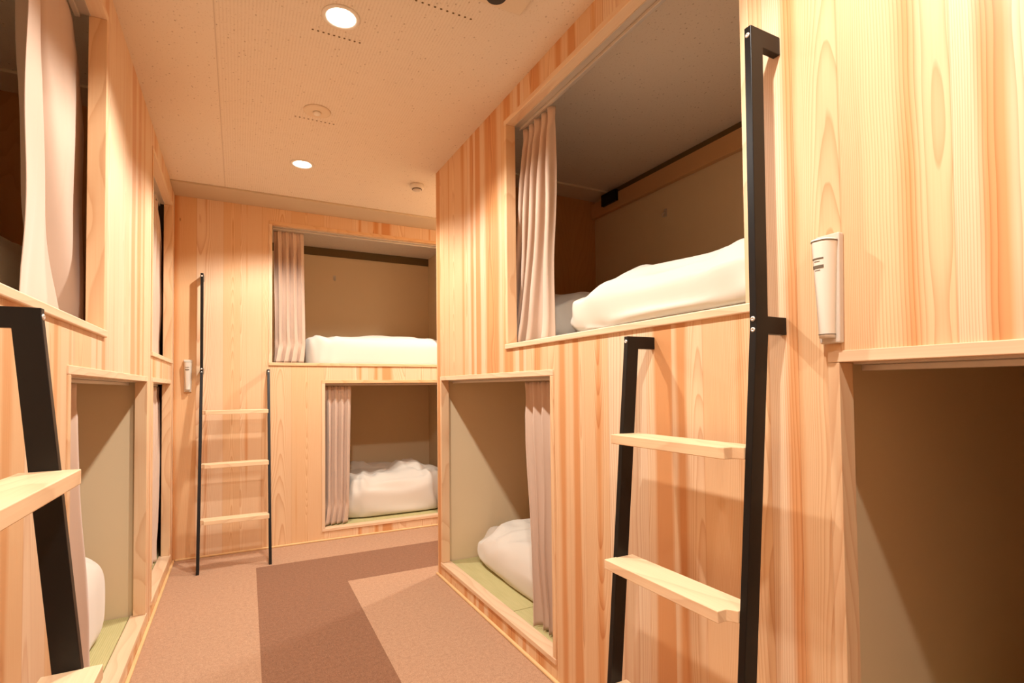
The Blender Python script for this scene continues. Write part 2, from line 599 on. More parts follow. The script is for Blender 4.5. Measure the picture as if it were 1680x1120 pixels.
# wood clad stretch of the left wall nearest the camera, outside the frame
mb = MB().box(XL - PT, XL, YF, 0.70, 0, H)
struct('wall_side', mb, M_WOOD_Y, 'cedar boarded wall beside the camera on the left', 'wall')
# plain strips on the ceiling above the far ends of the bunks
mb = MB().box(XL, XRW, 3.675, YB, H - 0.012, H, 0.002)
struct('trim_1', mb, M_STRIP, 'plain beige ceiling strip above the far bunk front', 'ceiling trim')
mb = MB().box(XR + PT, XRW, 2.70, 2.88, H - 0.012, H, 0.002)
struct('trim_2', mb, M_BEAM, 'plain beige ceiling strip inside the upper right bunk', 'ceiling trim')
mb = MB().box(XLW, XL - PT, 2.70, 2.88, H - 0.012, H, 0.002)
struct('trim_3', mb, M_BEAM, 'plain beige ceiling strip inside the upper left bunk', 'ceiling trim')


# ------------------------------------------------------------------ bunk blocks
# A bunk front is described in (h, d, z): h along the aisle, d depth INTO the bunk from its face.
def front_map(side):
    if side == 'R':
        return lambda h, d, z: (XR + d, h, z)
    if side == 'L':
        return lambda h, d, z: (XL - d, h, z)
    return lambda h, d, z: (h, YB + d, z)


def hbox(mb, fm, h0, h1, d0, d1, z0, z1, bevel=0.0):
    a, b = fm(h0, d0, z0), fm(h1, d1, z1)
    mb.box(a[0], b[0], a[1], b[1], a[2], b[2], bevel)
    return mb


def front_panel(fm, h0, h1, holes):
    """One clean slab with rectangular openings."""
    mb = MB()
    bm = mb.bm
    hs = sorted({h0, h1} | {v for q in holes for v in q[:2]})
    zs = sorted({0.0, H} | {v for q in holes for v in q[2:]})
    solid = {}
    for i in range(len(hs) - 1):
        for j in range(len(zs) - 1):
            hc, zc = (hs[i] + hs[i + 1]) / 2, (zs[j] + zs[j + 1]) / 2
            solid[i, j] = not any(a < hc < b and c < zc < d for a, b, c, d in holes)
    V = {}

    def v(i, j, k):
        if (i, j, k) not in V:
            V[i, j, k] = bm.verts.new(fm(hs[i], (0.0, PT)[k], zs[j]))
        return V[i, j, k]
    for (i, j), s in solid.items():
        if not s:
            continue
        for k in (0, 1):
            bm.faces.new((v(i, j, k), v(i + 1, j, k), v(i + 1, j + 1, k), v(i, j + 1, k)))
        for di, dj, e in ((-1, 0, ((i, j), (i, j + 1))), (1, 0, ((i + 1, j), (i + 1, j + 1))), (0, -1, ((i, j), (i + 1, j))), (0, 1, ((i, j + 1), (i + 1, j + 1)))):
            if not solid.get((i + di, j + dj), False):
                (a, b), (c, d) = e
                bm.faces.new((v(a, b, 0), v(c, d, 0), v(c, d, 1), v(a, b, 1)))
    return mb


def opening(parent, fm, side, h0, h1, z0, z1, lower):
    """Wooden surround: lintel, two jambs, sill, and the curtain rail under the lintel. z0 is the sill top."""
    w = 0.022
    hor = M_TRIM_X if side == 'B' else M_TRIM_Y
    ver = M_TRIM_ZX if side == 'B' else M_TRIM_Z
    bv = 0.0015
    obj('lintel', hbox(MB(), fm, h0 - w, h1 + w, -0.004, JD, z1, z1 + w, bv), hor, parent)
    obj('jamb', hbox(MB(), fm, h0 - w, h0, -0.004, JD, z0, z1 - 0.0004, bv), ver, parent)
    obj('jamb', hbox(MB(), fm, h1, h1 + w, -0.004, JD, z0, z1 - 0.0004, bv), ver, parent)
    t = 0.022
    obj('sill', hbox(MB(), fm, h0 - w, h1 + w, -0.009 if not lower else -0.007, JD + 0.012, z0 - t, z0 - 0.0004, 0.003), hor, parent)
    rail = MB()
    hbox(rail, fm, h0 + 0.004, h1 - 0.004, 0.060, 0.074, z1 - 0.016, z1 - 0.004, 0.002)
    hbox(rail, fm, h0 + 0.004, h1 - 0.004, JD - 0.006, 0.076, z1 - 0.004, z1 + 0.010, 0.001)
    obj('curtain_rail', rail, M_RAIL, parent)


HOLE = lambda h0, h1, z0, z1: (h0 - 0.018, h1 + 0.018, z0 - 0.018, z1 + 0.018)


def hole_upper(h0, h1):
    return (h0 - 0.012, h1 + 0.012, ZS - 0.012, ZU + 0.012)


def hole_lower(h0, h1):
    return (h0 - 0.012, h1 + 0.012, ZB - 0.012, ZT + 0.012)


def bead(fm, h0, h1):
    mb = MB()
    return hbox(mb, fm, h0, h1, -0.014, -0.0002, 0.0, 0.012, 0.004)


BUNKS = 'built-in cedar bunk blocks'

# right far block -------------------------------------------------
RF = thing('bunk_bed', (XR, 1.80, 0), 'cedar boarded two-tier bunk block on the right with both berths open', 'bunk bed', BUNKS)
fm = front_map('R')
obj('front_panel', front_panel(fm, 0.722, 2.922, [hole_upper(0.842, 2.016), hole_lower(1.684, 2.841)]), M_WOOD_YR, RF)
opening(RF, fm, 'R', 0.842, 2.016, ZS, ZU, False)
opening(RF, fm, 'R', 1.684, 2.841, ZB, ZT, True)
obj('base_bead', bead(fm, 0.722, 2.922), M_BEAD, RF)
obj('end_panel', MB().box(XR + PT, XRW, 2.884, 2.922, 0, H), M_WOOD_X, RF)
obj('upper_divider', MB().box(XR + PT, XRW, 2.872, 2.883, 1.205, H - 0.013), M_PLY, RF)
obj('lower_divider', MB().box(XR + PT, XRW, 2.872, 2.883, 0.05, 1.118), M_BEIGE, RF)
obj('side_panel', MB().box(XR + PT, XRW, 0.722, 0.745, 0, H), M_BEIGE, RF)
obj('upper_deck', MB().box(XR + PT, XRW, 0.746, 2.871, 1.120, 1.205, 0.002), M_BEIGE, RF)
obj('lower_deck', MB().box(XR + PT, XRW, 0.746, 2.883, 0.0, 0.048), M_TRIM_Y, RF)
pm = MB().box(XRW - 0.03, XRW, 0.746, 2.871, 2.165, 2.262, 0.003)
obj('pelmet', pm, M_PELMET, RF)
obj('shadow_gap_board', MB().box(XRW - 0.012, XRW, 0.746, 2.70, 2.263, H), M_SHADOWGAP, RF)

# right near block ------------------------------------------------
RN = thing('bunk_bed', (XR, -0.20, 0), 'cedar bunk block nearest on the right, only its dark lower berth in view', 'bunk bed', BUNKS)
obj('front_panel', front_panel(fm, YF, 0.7215, [hole_lower(-0.52, 0.638)]), M_WOOD_YR, RN)
opening(RN, fm, 'R', -0.52, 0.638, ZB, ZT, True)
obj('base_bead', bead(fm, YF, 0.7215), M_BEAD, RN)
obj('side_panel', MB().box(XR + PT, XRW, 0.700, 0.7215, 0, H), M_BEIGE, RN)
obj('upper_deck', MB().box(XR + PT, XRW, YF, 0.699, 1.120, 1.205), M_BEIGE, RN)
obj('lower_deck', MB().box(XR + PT, XRW, YF, 0.699, 0.0, 0.048), M_TRIM_Y, RN)

# left near block -------------------------------------------------
LN = thing('bunk_bed', (XL, 1.80, 0), 'cedar bunk block nearest on the left, behind the cropped black ladder', 'bunk bed', BUNKS)
fm = front_map('L')
obj('front_panel', front_panel(fm, 0.702, 2.925, [hole_upper(0.80, 1.988), hole_lower(1.648, 2.839)]), M_WOOD_Y, LN)
opening(LN, fm, 'L', 0.80, 1.988, ZS, ZU, False)
opening(LN, fm, 'L', 1.648, 2.839, ZB, ZT, True)
obj('base_bead', bead(fm, 0.702, 2.925), M_BEAD, LN)
obj('upper_divider', MB().box(XLW, XL - PT, 2.872, 2.925, 1.205, H - 0.013), M_PLY, LN)
obj('lower_divider', MB().box(XLW, XL - PT, 2.872, 2.925, 0.05, 1.118), M_BEIGE, LN)
obj('side_panel', MB().box(XLW, XL - PT, 0.702, 0.725, 0, H), M_BEIGE, LN)
obj('upper_deck', MB().box(XLW, XL - PT, 0.726, 2.871, 1.120, 1.205), M_BEIGE, LN)
obj('lower_deck', MB().box(XLW, XL - PT, 0.726, 2.871, 0.0, 0.048), M_TRIM_Y, LN)

# left far block --------------------------------------------------
LF = thing('bunk_bed', (XL, 3.60, 0), 'narrow far bunk block on the left with nearly closed curtains', 'bunk bed', BUNKS)
obj('front_panel', front_panel(fm, 2.9255, YB, [hole_upper(2.985, 3.79), hole_lower(3.026, 3.762)]), M_WOOD_Y, LF)
opening(LF, fm, 'L', 2.985, 3.79, ZS, ZU, False)
opening(LF, fm, 'L', 3.026, 3.762, ZB, ZT, True)
obj('base_bead', bead(fm, 2.9255, YB - 0.014), M_BEAD, LF)
obj('end_panel', MB().box(XLW, XL - PT, YBW, YBW + 0.03, 0, H), M_PLY, LF)
obj('side_panel', MB().box(XL - PT, XL - 0.001, YB + PT + 0.001, YBW + 0.03, 0, H), M_BEIGE, LF)
obj('upper_deck', MB().box(XLW, XL - PT - 0.001, 2.93, YBW, 1.120, 1.205), M_BEIGE, LF)
obj('lower_deck', MB().box(XLW, XL - PT - 0.001, 2.93, YBW, 0.0, 0.048), M_TRIM_Y, LF)

# back block ------------------------------------------------------
BB = thing('bunk_bed', (0.9, YB, 0), 'cedar bunk block across the far end of the aisle with two open berths', 'bunk bed', BUNKS)
fm = front_map('B')
obj('front_panel', front_panel(fm, XL + 0.0005, XRW, [hole_upper(0.562, 1.78), hole_lower(0.902, 1.78)]), M_WOOD_X, BB)
opening(BB, fm, 'B', 0.562, 1.78, ZS, ZU, False)
opening(BB, fm, 'B', 0.902, 1.78, ZB, ZT, True)
obj('base_bead', bead(fm, XL + 0.015, XRW), M_BEAD, BB)
obj('back_panel', MB().box(0.0, 2.02, YBW, YBW + 0.03, 0, H), M_BEIGE, BB)
obj('side_panel', MB().box(1.985, 2.02, YB + PT, YBW - 0.0005, 0, H), M_BEIGE, BB)
obj('upper_deck', MB().box(0.001, 1.984, YB + PT, YBW - 0.0005, 1.120, 1.205), M_BEIGE, BB)
obj('lower_deck', MB().box(0.001, 1.984, YB + PT, YBW - 0.0005, 0.0, 0.048), M_TRIM_X, BB)
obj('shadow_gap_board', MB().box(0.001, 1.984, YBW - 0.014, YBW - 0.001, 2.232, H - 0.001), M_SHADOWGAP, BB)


# ------------------------------------------------------------------ tatami mats on the lower decks
def tatami(x0, x1, y0, y1, label):
    mb = MB().box(x0, x1, y0, y1, 0.049, 0.079, 0.004)
    o = obj('tatami_mat', mb, M_TATAMI)
    return tag(o, label, 'tatami mat', 'green tatami mats in the lower bunks')


tatami(XR + JD + 0.016, XRW - 0.004, 2.108, 2.868, 'green tatami mat at the far end of the lower right berth')
tatami(XR + JD + 0.016, XRW - 0.004, 1.30, 2.104, 'green tatami mat behind the curtain foot of the lower right berth')
tatami(XL - JD - 0.016, XLW + 0.004, 1.60, 2.868, 'green tatami mat in the lower left berth beside a white duvet')
tatami(XL - JD - 0.016, XLW + 0.004, 2.94, 4.20, 'green tatami mat in the narrow far left lower berth')
o = obj('tatami_mat', MB().box(0.20, 1.975, YB + JD + 0.016, YBW - 0.004, 0.049, 0.079, 0.004), M_TATAMI)
tag(o, 'green tatami mat along the sill of the lower far end berth', 'tatami mat', 'green tatami mats in the lower bunks')
tatami(XR + JD + 0.016, XRW - 0.004, -0.9, 0.69, 'tatami mat in the dark lower berth nearest on the right')


# ------------------------------------------------------------------ bedding
def puff(lx, ly, h, seed, e_plan=0.35, e_up=0.55, wr=0.012, nu=96, nv=28, sag=0.25, dome=0.25, flow=(3.0, 9.0)):
    """A soft, flat-bottomed, pillowy slab of cloth centred on the origin in plan, resting on z=0."""
    bm = bmesh.new()
    sg = lambda a, e: math.copysign(abs(a) ** e, a)
    grid = []
    for j in range(nv + 1):
        ph = -0.16 * PI + (0.66 * PI) * j / nv
        zlo = -math.sin(0.16 * PI) ** e_up
        row = []
        for i in range(nu):
            th = 2 * PI * i / nu
            cp = abs(math.cos(ph)) ** e_up
            x = sg(math.cos(th), e_plan) * cp * lx / 2
            y = sg(math.sin(th), e_plan) * cp * ly / 2
            z = sg(math.sin(ph), e_up)
            z = (z - zlo) / (1.0 - zlo)
            row.append((x, y, z))
        grid.append(row)
    V = []
    for j, row in enumerate(grid):
        vr = []
        for x, y, z in row:
            u, v = x / (lx / 2), y / (ly / 2)
            hh = h * (1 - dome * (u * u + v * v) / 2)
            big = noise.noise(Vector((x * 3.1 + seed, y * 2.7 - seed, 0.3))) * sag * h
            zz = z * (hh + big)
            n1 = noise.noise(Vector((x * flow[0] * 2.2 + seed * 1.7, y * flow[1], z * 1.5 + seed)))
            n2 = noise.noise(Vector((x * 12 + seed, y * 15 + seed * 2, z * 4)))
            n3 = abs(noise.noise(Vector((x * 7 + 3 * y + seed, y * 7 - 2 * x, z * 2.0))))
            k = (n1 * 1.0 + n2 * 0.45 + (0.25 - n3) * 1.8) * wr
            r = math.hypot(u, v) + 1e-6
            edge = 1.0 - z
            k += 0.9 * wr * (noise.noise(Vector((x * 9 + y * 17 + seed, y * 3 - x * 15, z * 1.2))) - 0.1) * edge ** 0.7
            x2 = x + (x / (abs(x) + abs(y) + 1e-6)) * k * (0.4 + 1.2 * edge) * min(1, r)
            y2 = y + (y / (abs(x) + abs(y) + 1e-6)) * k * (0.4 + 1.2 * edge) * min(1, r)
            z2 = max(0.0, zz + 1.6 * k * min(1.0, 1.6 * z))
            vr.append(bm.verts.new((x2, y2, z2)))
        V.append(vr)
    for j in range(nv):
        for i in range(nu):
            f = bm.faces.new((V[j][i], V[j][(i + 1) % nu], V[j + 1][(i + 1) % nu], V[j + 1][i]))
    bm.faces.new(V[0][::-1])
    bm.faces.new(V[-1])
    return bm


def bedding(name, cx, cy, z, lx, ly, h, seed, label, cat, group, rot=0.0, **kw):
    bm = puff(lx, ly, h, seed, **kw)
    bmesh.ops.rotate(bm, verts=bm.verts, cent=(0, 0, 0), matrix=Matrix.Rotation(rot, 3, 'Z'))
    o = obj(name, bm, M_SHEET, smooth=True)
    o.location = (cx, cy, z)
    s = o.modifiers.new('soft', 'SUBSURF')
    s.levels = s.render_levels = 1
    return tag(o, label, cat, group)


def futon(x0, x1, y0, y1, z0, z1, label):
    mb = MB().box(x0, x1, y0, y1, z0, z1, 0.022, 4)
    o = obj('futon_mattress', mb, M_SHEET, smooth=True)
    return tag(o, label, 'mattress', 'white futon mattresses')


DUV, PIL = 'white duvets on the berths', 'white pillows on the berths'
# upper right
futon(1.50, 2.44, 0.80, 2.83, 1.206, 1.265, 'white futon mattress in the upper right berth')
bedding('duvet', 1.975, 1.31, 1.2655, 0.96, 1.10, 0.205, 3.1, 'puffy white duvet heaped in the upper right berth', 'duvet', DUV, flow=(1.5, 6.0), wr=0.026)
bedding('pillow', 1.82, 2.20, 1.266, 0.62, 0.60, 0.25, 8.4, 'white pillow beyond the duvet in the upper right berth', 'pillow', PIL, e_plan=0.5, wr=0.012, dome=0.5)
# lower right
bedding('duvet', 1.982, 1.812, 0.0800, 0.93, 2.05, 0.29, 5.2, 'rounded white duvet on green tatami in the lower right berth', 'duvet', DUV, wr=0.016, e_plan=0.24, e_up=0.6)
# back upper
bedding('duvet', 1.375, 4.43, 1.2060, 1.18, 0.86, 0.26, 1.3, 'flat white duvet filling the upper far end berth', 'duvet', DUV, e_plan=0.22, e_up=0.4, dome=0.06, sag=0.10, wr=0.010, flow=(9, 3))
# back lower
bedding('duvet', 1.480, 4.455, 0.0800, 0.92, 0.76, 0.34, 6.6, 'crumpled white duvet in the lower far end berth', 'duvet', DUV, e_plan=0.3, e_up=0.7, wr=0.026, dome=-0.1, flow=(8, 3))
# left lower
bedding('duvet', -0.555, 1.92, 0.0800, 0.90, 1.76, 0.385, 2.2, 'white duvet bulging past the ladder in the lower left berth', 'duvet', DUV, wr=0.012, e_plan=0.18, e_up=0.5, dome=0.12, sag=0.1)
# left upper
futon(-1.06, -0.21, 0.78, 2.83, 1.206, 1.265, 'white futon mattress in the upper left berth')
bedding('duvet', -0.62, 2.20, 1.266, 0.80, 1.10, 0.30, 9.9, 'shaded white duvet behind the curtain of the upper left berth', 'duvet', DUV, wr=0.020)
# right near lower
bedding('duvet', 2.02, -0.25, 0.0800, 0.80, 1.40, 0.36, 4.4, 'dim white duvet in the dark lower berth nearest on the right', 'duvet', DUV)


# ------------------------------------------------------------------ curtains
def curtain(fm, z0, z1, h_at, folds, amp, depth, seed, label, nu=150, nv=60, pinch=0.10, hemflare=1.0, sharp=1.0, valley=None, memory=0.0, bunch=0.0):
    """h_at(s, t): position along the rail for s in 0..1 across, t in 0..1 from top to bottom."""
    bm = bmesh.new()
    rows = []
    for j in range(nv + 1):
        t = j / nv
        z = z1 + (z0 - z1) * t
        row = []
        for i in range(nu + 1):
            s = i / nu
            ph = s ** (1.0 - bunch * t) * folds * 2 * PI + seed + 0.5 * noise.noise(Vector((s * 3 + seed, t * 1.2, seed)))
            w = math.sin(ph)
            w = math.copysign(abs(w) ** sharp, w)
            a = amp * (0.55 + 0.45 * min(1.0, t / 0.25))
            if t < pinch:                                # heading gathered into pinch pleats
                q = 1 - t / pinch
                w = lerp(w, math.copysign(abs(math.sin(ph)) ** 0.35, math.sin(ph)) * (0.6 + 0.4 * math.sin(2 * ph)), q)
                a *= 1.0 - 0.35 * math.sin(PI * min(1.0, t / pinch)) ** 2
            if memory:                                   # kink where the stored folds cross near the hem
                a *= 1.0 - memory * math.exp(-((t - 0.87) / 0.035) ** 2)
            a *= 1.0 + 0.35 * noise.noise(Vector((s * 5 + seed * 2, t * 2.0, 1.7)))
            if t > 0.9:
                a *= 1.0 + 0.25 * (t - 0.9) / 0.1 * hemflare
            h = h_at(s, t) + 0.35 * amp * math.sin(2 * ph + 0.7) * (0.4 + 0.6 * t)
            d = depth + a * w + min(0.012, amp * 0.6) * noise.noise(Vector((s * 4.0 + seed, t * 3.0, 4.0))) * t
            # gentle sideways bunching near the hem
            d += 0.006 * math.sin(t * 9 + s * 5 + seed) * t
            if valley:
                s0, wd, dp = valley(t)
                d += dp * math.exp(-((s - s0) / wd) ** 2)
            if memory and t > 0.87:
                h += 0.010 * math.sin(ph) * (t - 0.87) / 0.13 - 0.012 * (t - 0.87) / 0.13
            row.append(bm.verts.new(fm(h, max(d, JD + 0.008), z)))
        rows.append(row)
    for j in range(nv):
        for i in range(nu):
            bm.faces.new((rows[j][i], rows[j][i + 1], rows[j + 1][i + 1], rows[j + 1][i]))
    c = obj('curtain', bm, M_CURTAIN, smooth=True)
    s = c.modifiers.new('cloth', 'SOLIDIFY')
    s.thickness = 0.0018
    return tag(c, label, 'curtain', 'mushroom pleated berth curtains')


fR, fL, fB = front_map('R'), front_map('L'), front_map('B')
# upper right: gathered at its far jamb, sweeping down and away
curtain(fR, ZS + 0.004, ZU - 0.018, lambda s, t: lerp(lerp(2.025, 2.105, t ** 1.3), lerp(1.765, 1.800, t), s) + 0.0, 5.0, 0.024, 0.083, 0.6,
        'mushroom pleated curtain drawn to the far side of the upper right berth', bunch=0.55, nu=240)
# lower right: gathered at the near jamb
curtain(fR, ZB + 0.004, ZT - 0.018, lambda s, t: lerp(1.70, lerp(2.02, 1.925, t), s), 4.5, 0.020, 0.083, 2.1,
        'mushroom curtain gathered at the near jamb of the lower right berth', pinch=0.14)
# right near: added out of view to keep lamplight out of the lower berth
curtain(fR, ZB + 0.004, ZT - 0.018, lambda s, t: lerp(-0.51, 0.20, s), 8.0, 0.018, 0.083, 3.3,
        'unseen mushroom curtain added to darken the lower berth nearest on the right')
# upper left: two big loose folds with a deep crease between them that slants down towards the far jamb
curtain(fL, ZS + 0.004, ZU - 0.018, lambda s, t: lerp(lerp(1.62, 1.565, t), lerp(1.99, 2.11, min(1, t * 3)), s), 1.15, 0.010, 0.080, 4.6,
        'wide mushroom curtain in loose folds in the upper left berth', sharp=0.8, nu=220,
        valley=lambda t: (lerp(0.30, 0.80, t ** 1.3), lerp(0.05, 0.075, t), lerp(0.05, 0.075, t)))
# lower left near: hangs beside the ladder
curtain(fL, ZB + 0.004, ZT - 0.018, lambda s, t: lerp(1.60, lerp(2.03, 2.27, t ** 1.6), s), 4.0, 0.012, 0.066, 1.2,
        'mushroom curtain edge showing behind the black ladder on the left')
# far left upper / lower
curtain(fL, ZS + 0.004, ZU - 0.018, lambda s, t: lerp(3.00, lerp(3.72, 3.86, min(1, t * 4)), s), 7.0, 0.014, 0.066, 0.3,
        'mushroom curtain closed across the narrow far left upper berth')
curtain(fL, ZB + 0.004, ZT - 0.018, lambda s, t: lerp(3.03, lerp(3.86, 3.70, t ** 1.5), s), 7.0, 0.016, 0.066, 0.9,
        'mushroom curtain closed across the narrow far left lower berth')
# back upper / lower
curtain(fB, ZS + 0.004, ZU - 0.018, lambda s, t: lerp(0.570, 0.765, s) + 0.012 * t, 4.0, 0.020, 0.085, 0.2,
        'mushroom pleated curtain at the left of the upper far end berth', memory=0.7, pinch=0.13)
curtain(fB, ZB + 0.004, ZT - 0.018, lambda s, t: lerp(0.912, lerp(1.095, 1.075, t), s), 4.0, 0.020, 0.085, 1.0,
        'mushroom pleated curtain at the left of the lower far end berth', memory=0.7, pinch=0.14)


# ------------------------------------------------------------------ ladders
def ladder(fm, a_tall, step, foot, label, tread_mat, D1=0.094, nose=0.040):
    """Two black flat-bar rails, the first running on up as a handrail, and three pine treads. d here is distance OUT from the face."""
    g = lambda h, d, z: fm(h, -d, z)
    base = g(a_tall, 0.15, 0.0)
    t = thing('bunk_ladder', base, label, 'ladder', 'black steel bunk ladders with pine treads')
    TH = 0.016
    W = 0.036
    k = (foot - D1) / 1.178

    def rail(h0, top):
        df = lambda z: D1 + (1.178 - z) * k
        if top > 1.3:
            pts = [(D1 - 0.003, top), (D1, 1.178), (df(0.0), 0.0), (df(0.0) - W, 0.0), (D1 - W, 1.160), (0.0005, 1.160), (0.0005, 1.196),
                   (D1 - W, 1.196), (D1 - W - 0.003, top - 0.038), (0.0005, top - 0.038), (0.0005, top)]
        else:
            pts = [(D1, 1.190), (D1, 1.178), (df(0.0), 0.0), (df(0.0) - W, 0.0), (D1 - W, 1.157), (0.0005, 1.157), (0.0005, 1.190)]
        mb = MB()
        mb.prism(pts, lambda p, q, tt: g(tt, p, q), h0, h0 + TH)
        r = obj('rail', mb, M_BLACK, t)
        bev = r.modifiers.new('edge', 'BEVEL')
        bev.width = 0.0012
        bev.segments = 2
        bev.limit_method = 'ANGLE'
        zs = (top - 0.018, 1.190, 1.168) if top > 1.3 else (1.176,)
        for z in zs:
            c = g(h0 + TH / 2, D1 - (0.003 if z > 1.5 else 0.0), z)
            ax = 'x' if abs(fm(0, 1, 0)[0] - fm(0, 0, 0)[0]) > 0.5 else 'y'
            s = math.copysign(1, g(0, 1, 0)['xy'.index(ax)] - g(0, 0, 0)['xy'.index(ax)])
            sm = MB().lathe([(0.0001, -0.001 * s), (0.0052, -0.001 * s), (0.0052, 0.0010 * s), (0.0040, 0.0022 * s), (0.0014, 0.0022 * s), (0.0012, 0.0008 * s), (0.0001, 0.0008 * s)], c, ax, 16)
            obj('screw', sm, M_STEEL, r)
        return r
    rail(a_tall, 1.791)
    short = a_tall + step
    rail(short, 1.190)
    for z in (0.932, 0.614, 0.296):
        df = D1 + (1.178 - z) * k
        h0, h1 = a_tall + TH + 0.0004, short - 0.0004
        f, b = df + nose, df - 0.050
        lip = 0.018
        pts = [(h0, b), (h0, df + 0.004), (h0 + lip * 0.6, df + 0.010), (h0 + lip, df + 0.016), (h0 + lip, f), (h1 + 0.003, f), (h1 + 0.003, df + 0.002), (h1, df + 0.002), (h1, b)]
        mb = MB()
        mb.prism(pts, lambda p, q, tt: g(p, q, tt), z - 0.024, z)
        tr = obj('tread', mb, tread_mat, t)
        bev = tr.modifiers.new('edge', 'BEVEL')
        bev.width = 0.0018
        bev.segments = 2
        bev.limit_method = 'ANGLE'
    return t


ladder(fR, 0.746, 0.392, 0.192, 'tall black ladder at the upper right berth, both rails and two treads in view', M_TREAD_Y)
ladder(fL, 0.735, 0.384, 0.197, 'black ladder cropped at the left edge with two pine tread tips', M_TREAD_Y, 0.082, 0.028)
ladder(fB, 0.148, 0.380, 0.365, 'slim black ladder against the far end wall with three treads', M_TREAD_X)


# ------------------------------------------------------------------ wall-mounted emergency flashlights
def flashlight(fm, hc, z0, z1, flip, label):
    g = lambda h, d, z: fm(h, -d, z)
    base = g(hc, 0.0, z0)
    t = thing('emergency_flashlight', base, label, 'flashlight', 'white emergency flashlights on the bunk fronts')
    ht = z1 - z0
    w = 0.046
    # back holder plate with raised cheeks, tapering down a little
    mb = MB()
    prof = [(-w / 2, z1), (w / 2, z1), (w / 2 - 0.004, z0), (-w / 2 + 0.004, z0)]
    mb.prism([(hc + a, z) for a, z in prof], lambda p, q, tt: g(p, tt, q), 0.0003, 0.016)
    hd = obj('holder', mb, M_GREY_PLASTIC, t)
    bv = hd.modifiers.new('edge', 'BEVEL'); bv.width = 0.003; bv.segments = 3
    # torch body: half-round, tapering towards its foot
    bm = bmesh.new()
    rings = []
    n = 20
    for k in range(25):
        q = k / 24
        z = z1 - 0.012 - q * (ht - 0.022)
        hw = lerp(0.0205, 0.0125, q ** 0.9)
        dp = lerp(0.030, 0.020, q)
        ring = []
        for i in range(n + 1):
            th = PI * i / n
            ring.append(bm.verts.new(g(hc + math.copysign(abs(math.cos(th)) ** 0.7, math.cos(th)) * hw, 0.0165 + dp * math.sin(th) ** 0.75, z)))
        rings.append(ring)
    for k in range(24):
        for i in range(n):
            bm.faces.new((rings[k][i], rings[k][i + 1], rings[k + 1][i + 1], rings[k + 1][i]))
        bm.faces.new((rings[k][n], rings[k][0], rings[k + 1][0], rings[k + 1][n]))
    bm.faces.new(rings[0]); bm.faces.new(rings[-1])
    body = obj('torch_body', bm, M_WHITE_PLASTIC, t)
    for p in body.data.polygons:
        p.use_smooth = len(p.vertices) == 4
    # dark seam under the lens cap
    def band(za, zb, grow, name, mat, a0=0.0, a1=1.0):
        bm = bmesh.new()
        loops = []
        for z in (za, zb):
            q = (z1 - 0.012 - z) / (ht - 0.022)
            hw = lerp(0.0205, 0.0125, max(0, q) ** 0.9) + grow
            dp = lerp(0.030, 0.020, max(0, q)) + grow
            for e in (0.0, -0.0012):
                ring = []
                for i in range(n + 1):
                    th = PI * lerp(a0, a1, i / n)
                    ring.append(bm.verts.new(g(hc + math.copysign(abs(math.cos(th)) ** 0.7, math.cos(th)) * (hw + e), 0.0165 + (dp + e) * math.sin(th) ** 0.75, z)))
                loops.append(ring)
        o_a, i_a, o_b, i_b = loops
        for i in range(n):
            bm.faces.new((o_a[i], o_a[i + 1], o_b[i + 1], o_b[i]))
            bm.faces.new((i_a[i], i_b[i], i_b[i + 1], i_a[i + 1]))
            bm.faces.new((o_a[i], i_a[i], i_a[i + 1], o_a[i + 1]))
            bm.faces.new((o_b[i], o_b[i + 1], i_b[i + 1], i_b[i]))
        return obj(name, bm, mat, body)
    band(z1 - 0.0145, z1 - 0.0165, 0.0008, 'cap_seam', M_INK)
    band(z0 + 0.0175, z0 + 0.0160, 0.0006, 'foot_seam', M_INK)
    lo, hi = (0.30, 0.62) if not flip else (0.38, 0.70)
    for dz, th in ((0.048, 0.0028), (0.054, 0.0012), (0.062, 0.0060), (0.071, 0.0012)):
        inset = 0.0 if th > 0.002 else 0.10
        band(z1 - dz * ht / 0.21, z1 - (dz + th) * ht / 0.21, 0.0005, 'print_line', M_INK, lo + inset, hi - inset)
    return t


flashlight(fR, 0.648, 1.134, 1.343, False, 'large white emergency flashlight in its holder beside the tall right ladder')
flashlight(fB, 0.078, 1.046, 1.250, True, 'small white emergency flashlight on the far end boards by the slim ladder')


# ------------------------------------------------------------------ small wall fittings
def wall_hook(c, nrm, label):
    t = thing('wall_hook', c, label, 'hook', 'small metal hooks on the berth walls')
    c = Vector(c); n = Vector(nrm)
    side = Vector((0, 0, 1)).cross(n)
    mb = MB()
    p = lambda a, d, z: tuple(c + side * a + n * d + Vector((0, 0, z)))
    a, b = p(-0.011, 0.0003, -0.022), p(0.011, 0.0035, 0.022)
    mb.box(a[0], b[0], a[1], b[1], a[2], b[2], 0.001)
    obj('hook_plate', mb, M_RAIL, t)
    pts = [p(0, 0.003, 0.004), p(0, 0.016, -0.002), p(0, 0.024, -0.010), p(0, 0.026, -0.018), p(0, 0.022, -0.025), p(0, 0.014, -0.026), p(0, 0.010, -0.020)]
    obj('hook_arm', MB().tube(pts, 0.003), M_RAIL, t)


wall_hook((XRW, 2.22, 2.02), (-1, 0, 0), 'small metal hook on the rear wall of the upper right berth')
wall_hook((1.118, YBW, 2.045), (0, -1, 0), 'small metal hook on the rear wall of the upper far end berth')

bx = thing('black_bracket', (XRW - 0.03, 2.66, 2.23), 'black rectangular bracket on the pelmet inside the upper right berth', 'bracket')
obj('bracket_plate', MB().box(XRW - 0.052, XRW - 0.0305, 2.59, 2.735, 2.205, 2.275, 0.002), M_BLACK, bx)
obj('bracket_lip', MB().box(XRW - 0.056, XRW - 0.0522, 2.595, 2.73, 2.262, 2.275, 0.001), M_BLACK, bx)


